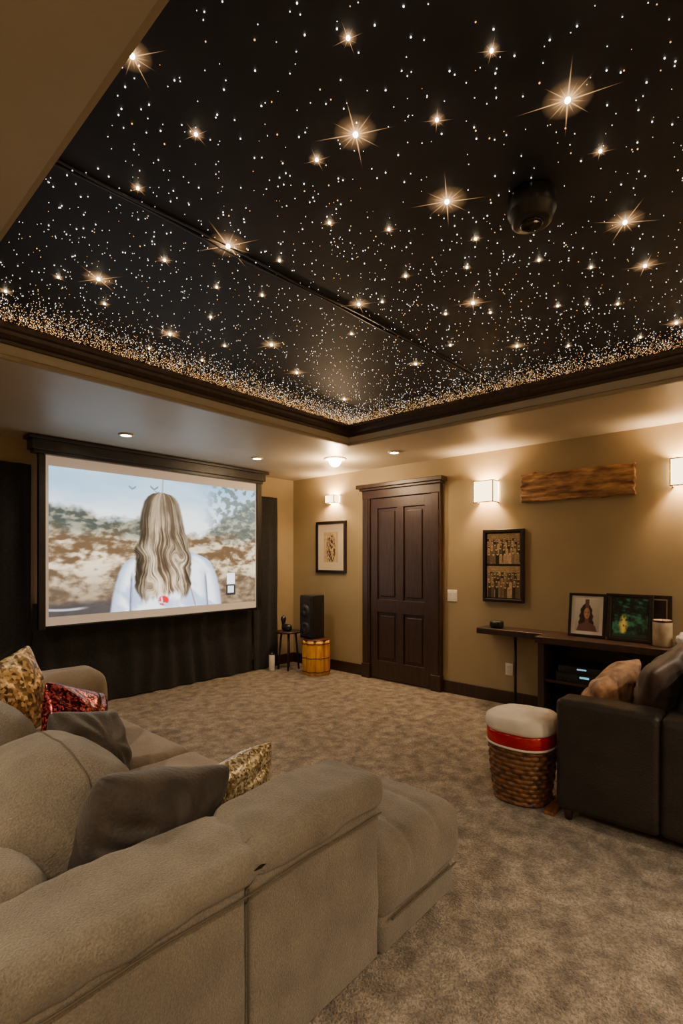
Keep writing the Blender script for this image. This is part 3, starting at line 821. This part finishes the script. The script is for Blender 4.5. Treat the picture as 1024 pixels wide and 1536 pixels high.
def p_portrait(u, v):
    img = shade(v, (176, 168, 156), (216, 210, 200))
    hair = sst(-.02, .02, np.interp(v, [.05, .3, .6, .8, .88], [.32, .29, .25, .17, 0])+.02*np.sin(v*30)-np.abs(u-.47))*(v > .05)
    img = img*(1-hair[..., None])+(np.array([44, 32, 28])/255*(.7+.7*fbm(u*40, v*8, 93)[..., None]))*hair[..., None]
    body = sst(-.02, .02, np.interp(v, [0, .18, .28], [.42, .34, .08])-np.abs(u-.5))
    img = img*(1-body[..., None])+np.array([110, 76, 70])/255*body[..., None]
    face = sst(1.08, .92, np.hypot((u-.5)/.13, (v-.56)/.17))
    img = img*(1-face[..., None])+(np.array([196, 148, 120])/255*(1-.5*np.abs(u-.46)[..., None]*3))*face[..., None]
    for (a, b, ra, rb, cc) in ((.447, .59, .026, .012, (50, 34, 30)), (.553, .59, .026, .012, (50, 34, 30)), (.5, .475, .042, .012, (150, 66, 60)), (.505, .53, .012, .02, (168, 118, 94))):
        k = sst(1.3, .7, np.hypot((u-a)/ra, (v-b)/rb)); img = img*(1-k[..., None])+np.array(cc)/255*k[..., None]
    return img
def p_green(u, v):
    t = fbm(u*9, v*9, 90, 5)
    img = shade(sst(.3, .75, t), (4, 24, 28), (60, 140, 110))
    tr_ = sst(.55, .65, fbm(u*4+v*20, v*3, 92))*sst(.3, .5, v)
    img = img*(1-.5*tr_[..., None])
    gl = np.clip(sst(.20, .04, np.abs(u-.32)+.25*np.abs(v-.3)), 0, 1)*sst(.62, .5, v)*sst(.04, .12, v)
    k = gl*sst(.25, .5, fbm(u*18, v*18, 91))
    img = img*(1-k[..., None])+np.array([255, 226, 110])/255*k[..., None]
    k = sst(.1, .05, v)[..., None]; return img*(1-k)+np.array([30, 60, 60])/255*k
framed(4.10, 4.615, 1.22, 1.875, .035, p_sketch, 'black-framed sepia portrait print with wide cream mat on wall', .10)
framed(1.875, 2.29, .98, 1.685, .03, p_collage, 'tall black-framed pair of vintage group photographs on wall', .012, matm=m_frame, nu=140, nv=250)
framed(1.14, 1.43, .745, 1.11, .022, p_portrait, 'black-framed portrait photo of dark-haired woman on console', .028, xw=4.50, lean=8, matm=m_white, dep=.02)
framed(.80, 1.12, .745, 1.12, .024, p_green, 'black-framed green and yellow glowing photo on console', .012, xw=4.47, lean=9, matm=m_black, dep=.02)
framed(.70, 1.17, .745, 1.11, .03, lambda u, v: shade(fbm(u*5, v*5, 99), (20, 18, 18), (40, 36, 34)), 'wide dark picture frame standing behind others on console', .01, xw=4.64, lean=3, dep=.02)

# candle + small pot
cd = empty('candle_jar', (4.43, .73, .745), 'cream pillar candle in glass jar on console', 'candle')
m_wax = mat('wax', srgb(186, 168, 138), srgb(160, 142, 114), .35, scale=14)
q = lathe([(.058, 0), (.064, .004), (.064, .19), (.060, .195), (.056, .185), (.002, .183)], 36, M=T(4.43, .73, .745)); mk('body', q.v, q.f, m_wax, cd, True)
q = tube([(4.43, .73, .926), (4.431, .731, .945)], .002, 6); mk('wick', q.v, q.f, m_black, cd)
q = lathe([(.065, 0), (.067, .003), (.067, .012), (.065, .015)], 36, M=T(4.43, .73, .925)); q.f = q.f[:-2]; mk('rim', q.v, q.f, m_brass, cd, True)
q = lathe([(.03, 0), (.036, .01), (.032, .03), (.045, .06), (.04, .085), (.018, .10), (.015, .115), (.001, .118)], 28, M=T(4.40, .60, .745)); mk('ceramic_pot', q.v, q.f, m_white, None, True, label='small off-white ceramic pot with lid on console', cat='pot')

# wood plank sign
m_plank = mat('live_edge_wood', srgb(106, 68, 36), srgb(194, 146, 96), .6, scale=7, detail=10, stretch=(1, .7, 3), bump=.9, bscale=16, fine=.28, fscale=24, lo=.36, hi=.64)
g = soft(XR-.045, XR-.002, .955, 1.90, 1.925, 2.185, .01, m=60, k=2)
V = []
for (x, y, z) in g.v:
    n = mnoise.noise(Vector((y*7, 0, 3 if z > 2.05 else 9)))+.6*mnoise.noise(Vector((y*28, 0, 3 if z > 2.05 else 9)))
    e = abs(z-2.055)/.13
    V.append((x-.009*mnoise.noise(Vector((y*12, z*34, 0))), y+(.022*mnoise.noise(Vector((z*24, y, 0))) if (y < .97 or y > 1.88) else 0), z+.018*n*e))
mk('wood_plank', V, g.f, m_plank, None, label='rough live-edge wooden plank mounted on wall', cat='wall decor')
# switch & outlet
sw = empty('light_switch', (XR, 2.64, .96), 'white double rocker light switch plate on wall', 'light switch')
softobj('plate', (XR-.007, XR, 2.585, 2.695, .955, 1.075), .003, m_white, sw, m=1)
for yy in (2.612, 2.668): boxobj('rocker', (XR-.012, XR-.005, yy-.016, yy+.016, .98, 1.05), m_cream, sw, .002)
ot = empty('power_outlet', (XR, 2.03, .28), 'white duplex power outlet plate on wall', 'outlet')
softobj('plate', (XR-.007, XR, 1.99, 2.065, .28, .395), .003, m_white, ot, m=1)
for zz in (.30, .345): boxobj('socket', (XR-.01, XR-.005, 2.01, 2.045, zz, zz+.03), m_cream, ot, .002)

# ------------------------------------------------------------------ corner things
m_yel = mat('yellow_lacquer', srgb(196, 132, 30), srgb(230, 172, 56), .3, scale=6, stretch=(6, 6, 1))
m_yd = mat('amber_dark', srgb(80, 44, 12), None, .35)
dx, dy = 4.38, 4.335
e = empty('wooden_drum', (dx, dy, 0), 'golden-yellow wooden drum stool with ribbed staves and dark bands', 'drum')
def ribbed(prof, n=160, lobes=8, amp=.030):
    V = []; F = []
    for (r, z) in prof:
        for i in range(n):
            t = 2*math.pi*i/n; rr = r-amp*(1-abs(math.sin(lobes*t/2+.4)))**1.8 if r > .05 else r
            V.append((dx+rr*math.cos(t), dy+rr*math.sin(t), z))
    for k in range(len(prof)-1):
        for i in range(n): F.append((k*n+i, k*n+(i+1) % n, (k+1)*n+(i+1) % n, (k+1)*n+i))
    F.append(tuple(range(n))[::-1]); F.append(tuple((len(prof)-1)*n+i for i in range(n)))
    return V, F
V, F = ribbed([(.166, 0), (.172, .01), (.174, .2), (.172, .38), (.166, .412)]); mk('shell', V, F, m_yel, e, True)
q = lathe([(.150, .405), (.158, .41), (.158, .424), (.150, .430)], 48, M=T(dx, dy, 0)); mk('drum_top', q.v, q.f, m_yd, e, True)
for z in (.035, .20, .37):
    V, F = ribbed([(.168, z), (.178, z+.003), (.178, z+.012), (.168, z+.015)]); F = F[:-2]; mk('band', V, F, m_yd, e, True)
sp_ = empty('speaker', (4.37, 4.40, .431), 'black box speaker standing on the yellow drum', 'speaker')
softobj('cabinet', (4.26, 4.48, 4.29, 4.50, .431, .955), .012, m_black, sp_, m=2)
softobj('grille', (4.248, 4.26, 4.305, 4.485, .46, .93), .004, m_curtain, sp_, m=2)
for z in (.56, .77):
    q = lathe([(.0, -.004), (.02, .006), (.055, .012), (.070, .004), (.078, .0)], 28, M=T(4.247, 4.395, z) @ R(-90, 'Y')); mk('driver', q.v, q.f, m_cable, sp_, True)
tb = empty('side_table', (4.32, 4.77, 0), 'small dark wooden side table in the corner', 'side table')
q = lathe([(.14, .46), (.16, .463), (.16, .478), (.155, .485)], 36, M=T(4.32, 4.77, 0)); mk('table_top', q.v, q.f, m_dark, tb, True)
for a in (45, 135, 225, 315):
    c, s = math.cos(math.radians(a)), math.sin(math.radians(a))
    q = tube([(4.32+.13*c, 4.77+.13*s, 0), (4.32+.09*c, 4.77+.09*s, .465)], .012, 8); mk('leg', q.v, q.f, m_dark, tb, True)
fg = empty('figurine', (4.29, 4.77, .485), 'small dark animal figurine on side table', 'figurine')
q = soft(4.25, 4.33, 4.70, 4.84, .485, .575, .036, (.01, .01, 0)); mk('body', q.v, q.f, m_metal, fg, True)
q = lathe([(.02, 0), (.024, .04), (.036, .08), (.03, .11), (.002, .13)], 20, M=T(4.28, 4.82, .55)); mk('head', q.v, q.f, m_metal, fg, True)
tn = empty('tin_can', (4.12, 4.86, 0), 'small white canister standing on the carpet', 'canister')
q = lathe([(.035, 0), (.037, .004), (.037, .19), (.03, .2)], 24, M=T(4.12, 4.86, 0)); mk('body', q.v, q.f, m_white, tn, True)
q = lathe([(.032, .2), (.034, .205), (.03, .225), (.002, .227)], 24, M=T(4.12, 4.86, 0)); mk('cap', q.v, q.f, m_metal, tn, True)

# ------------------------------------------------------------------ world + camera
w = bpy.data.worlds.new('World'); scene.world = w; w.use_nodes = True
w.node_tree.nodes['Background'].inputs[0].default_value = (.02, .018, .015, 1)
cam = bpy.data.cameras.new('Camera'); co = bpy.data.objects.new('Camera', cam); col.objects.link(co)
co.location = (0, 0, 1.4); co.rotation_euler = (math.radians(90), 0, -math.atan2(.745, .667))
cam.sensor_width = 36; cam.lens = 756/1536*36; cam.shift_y = 70/1536; cam.clip_start = .05
scene.camera = co
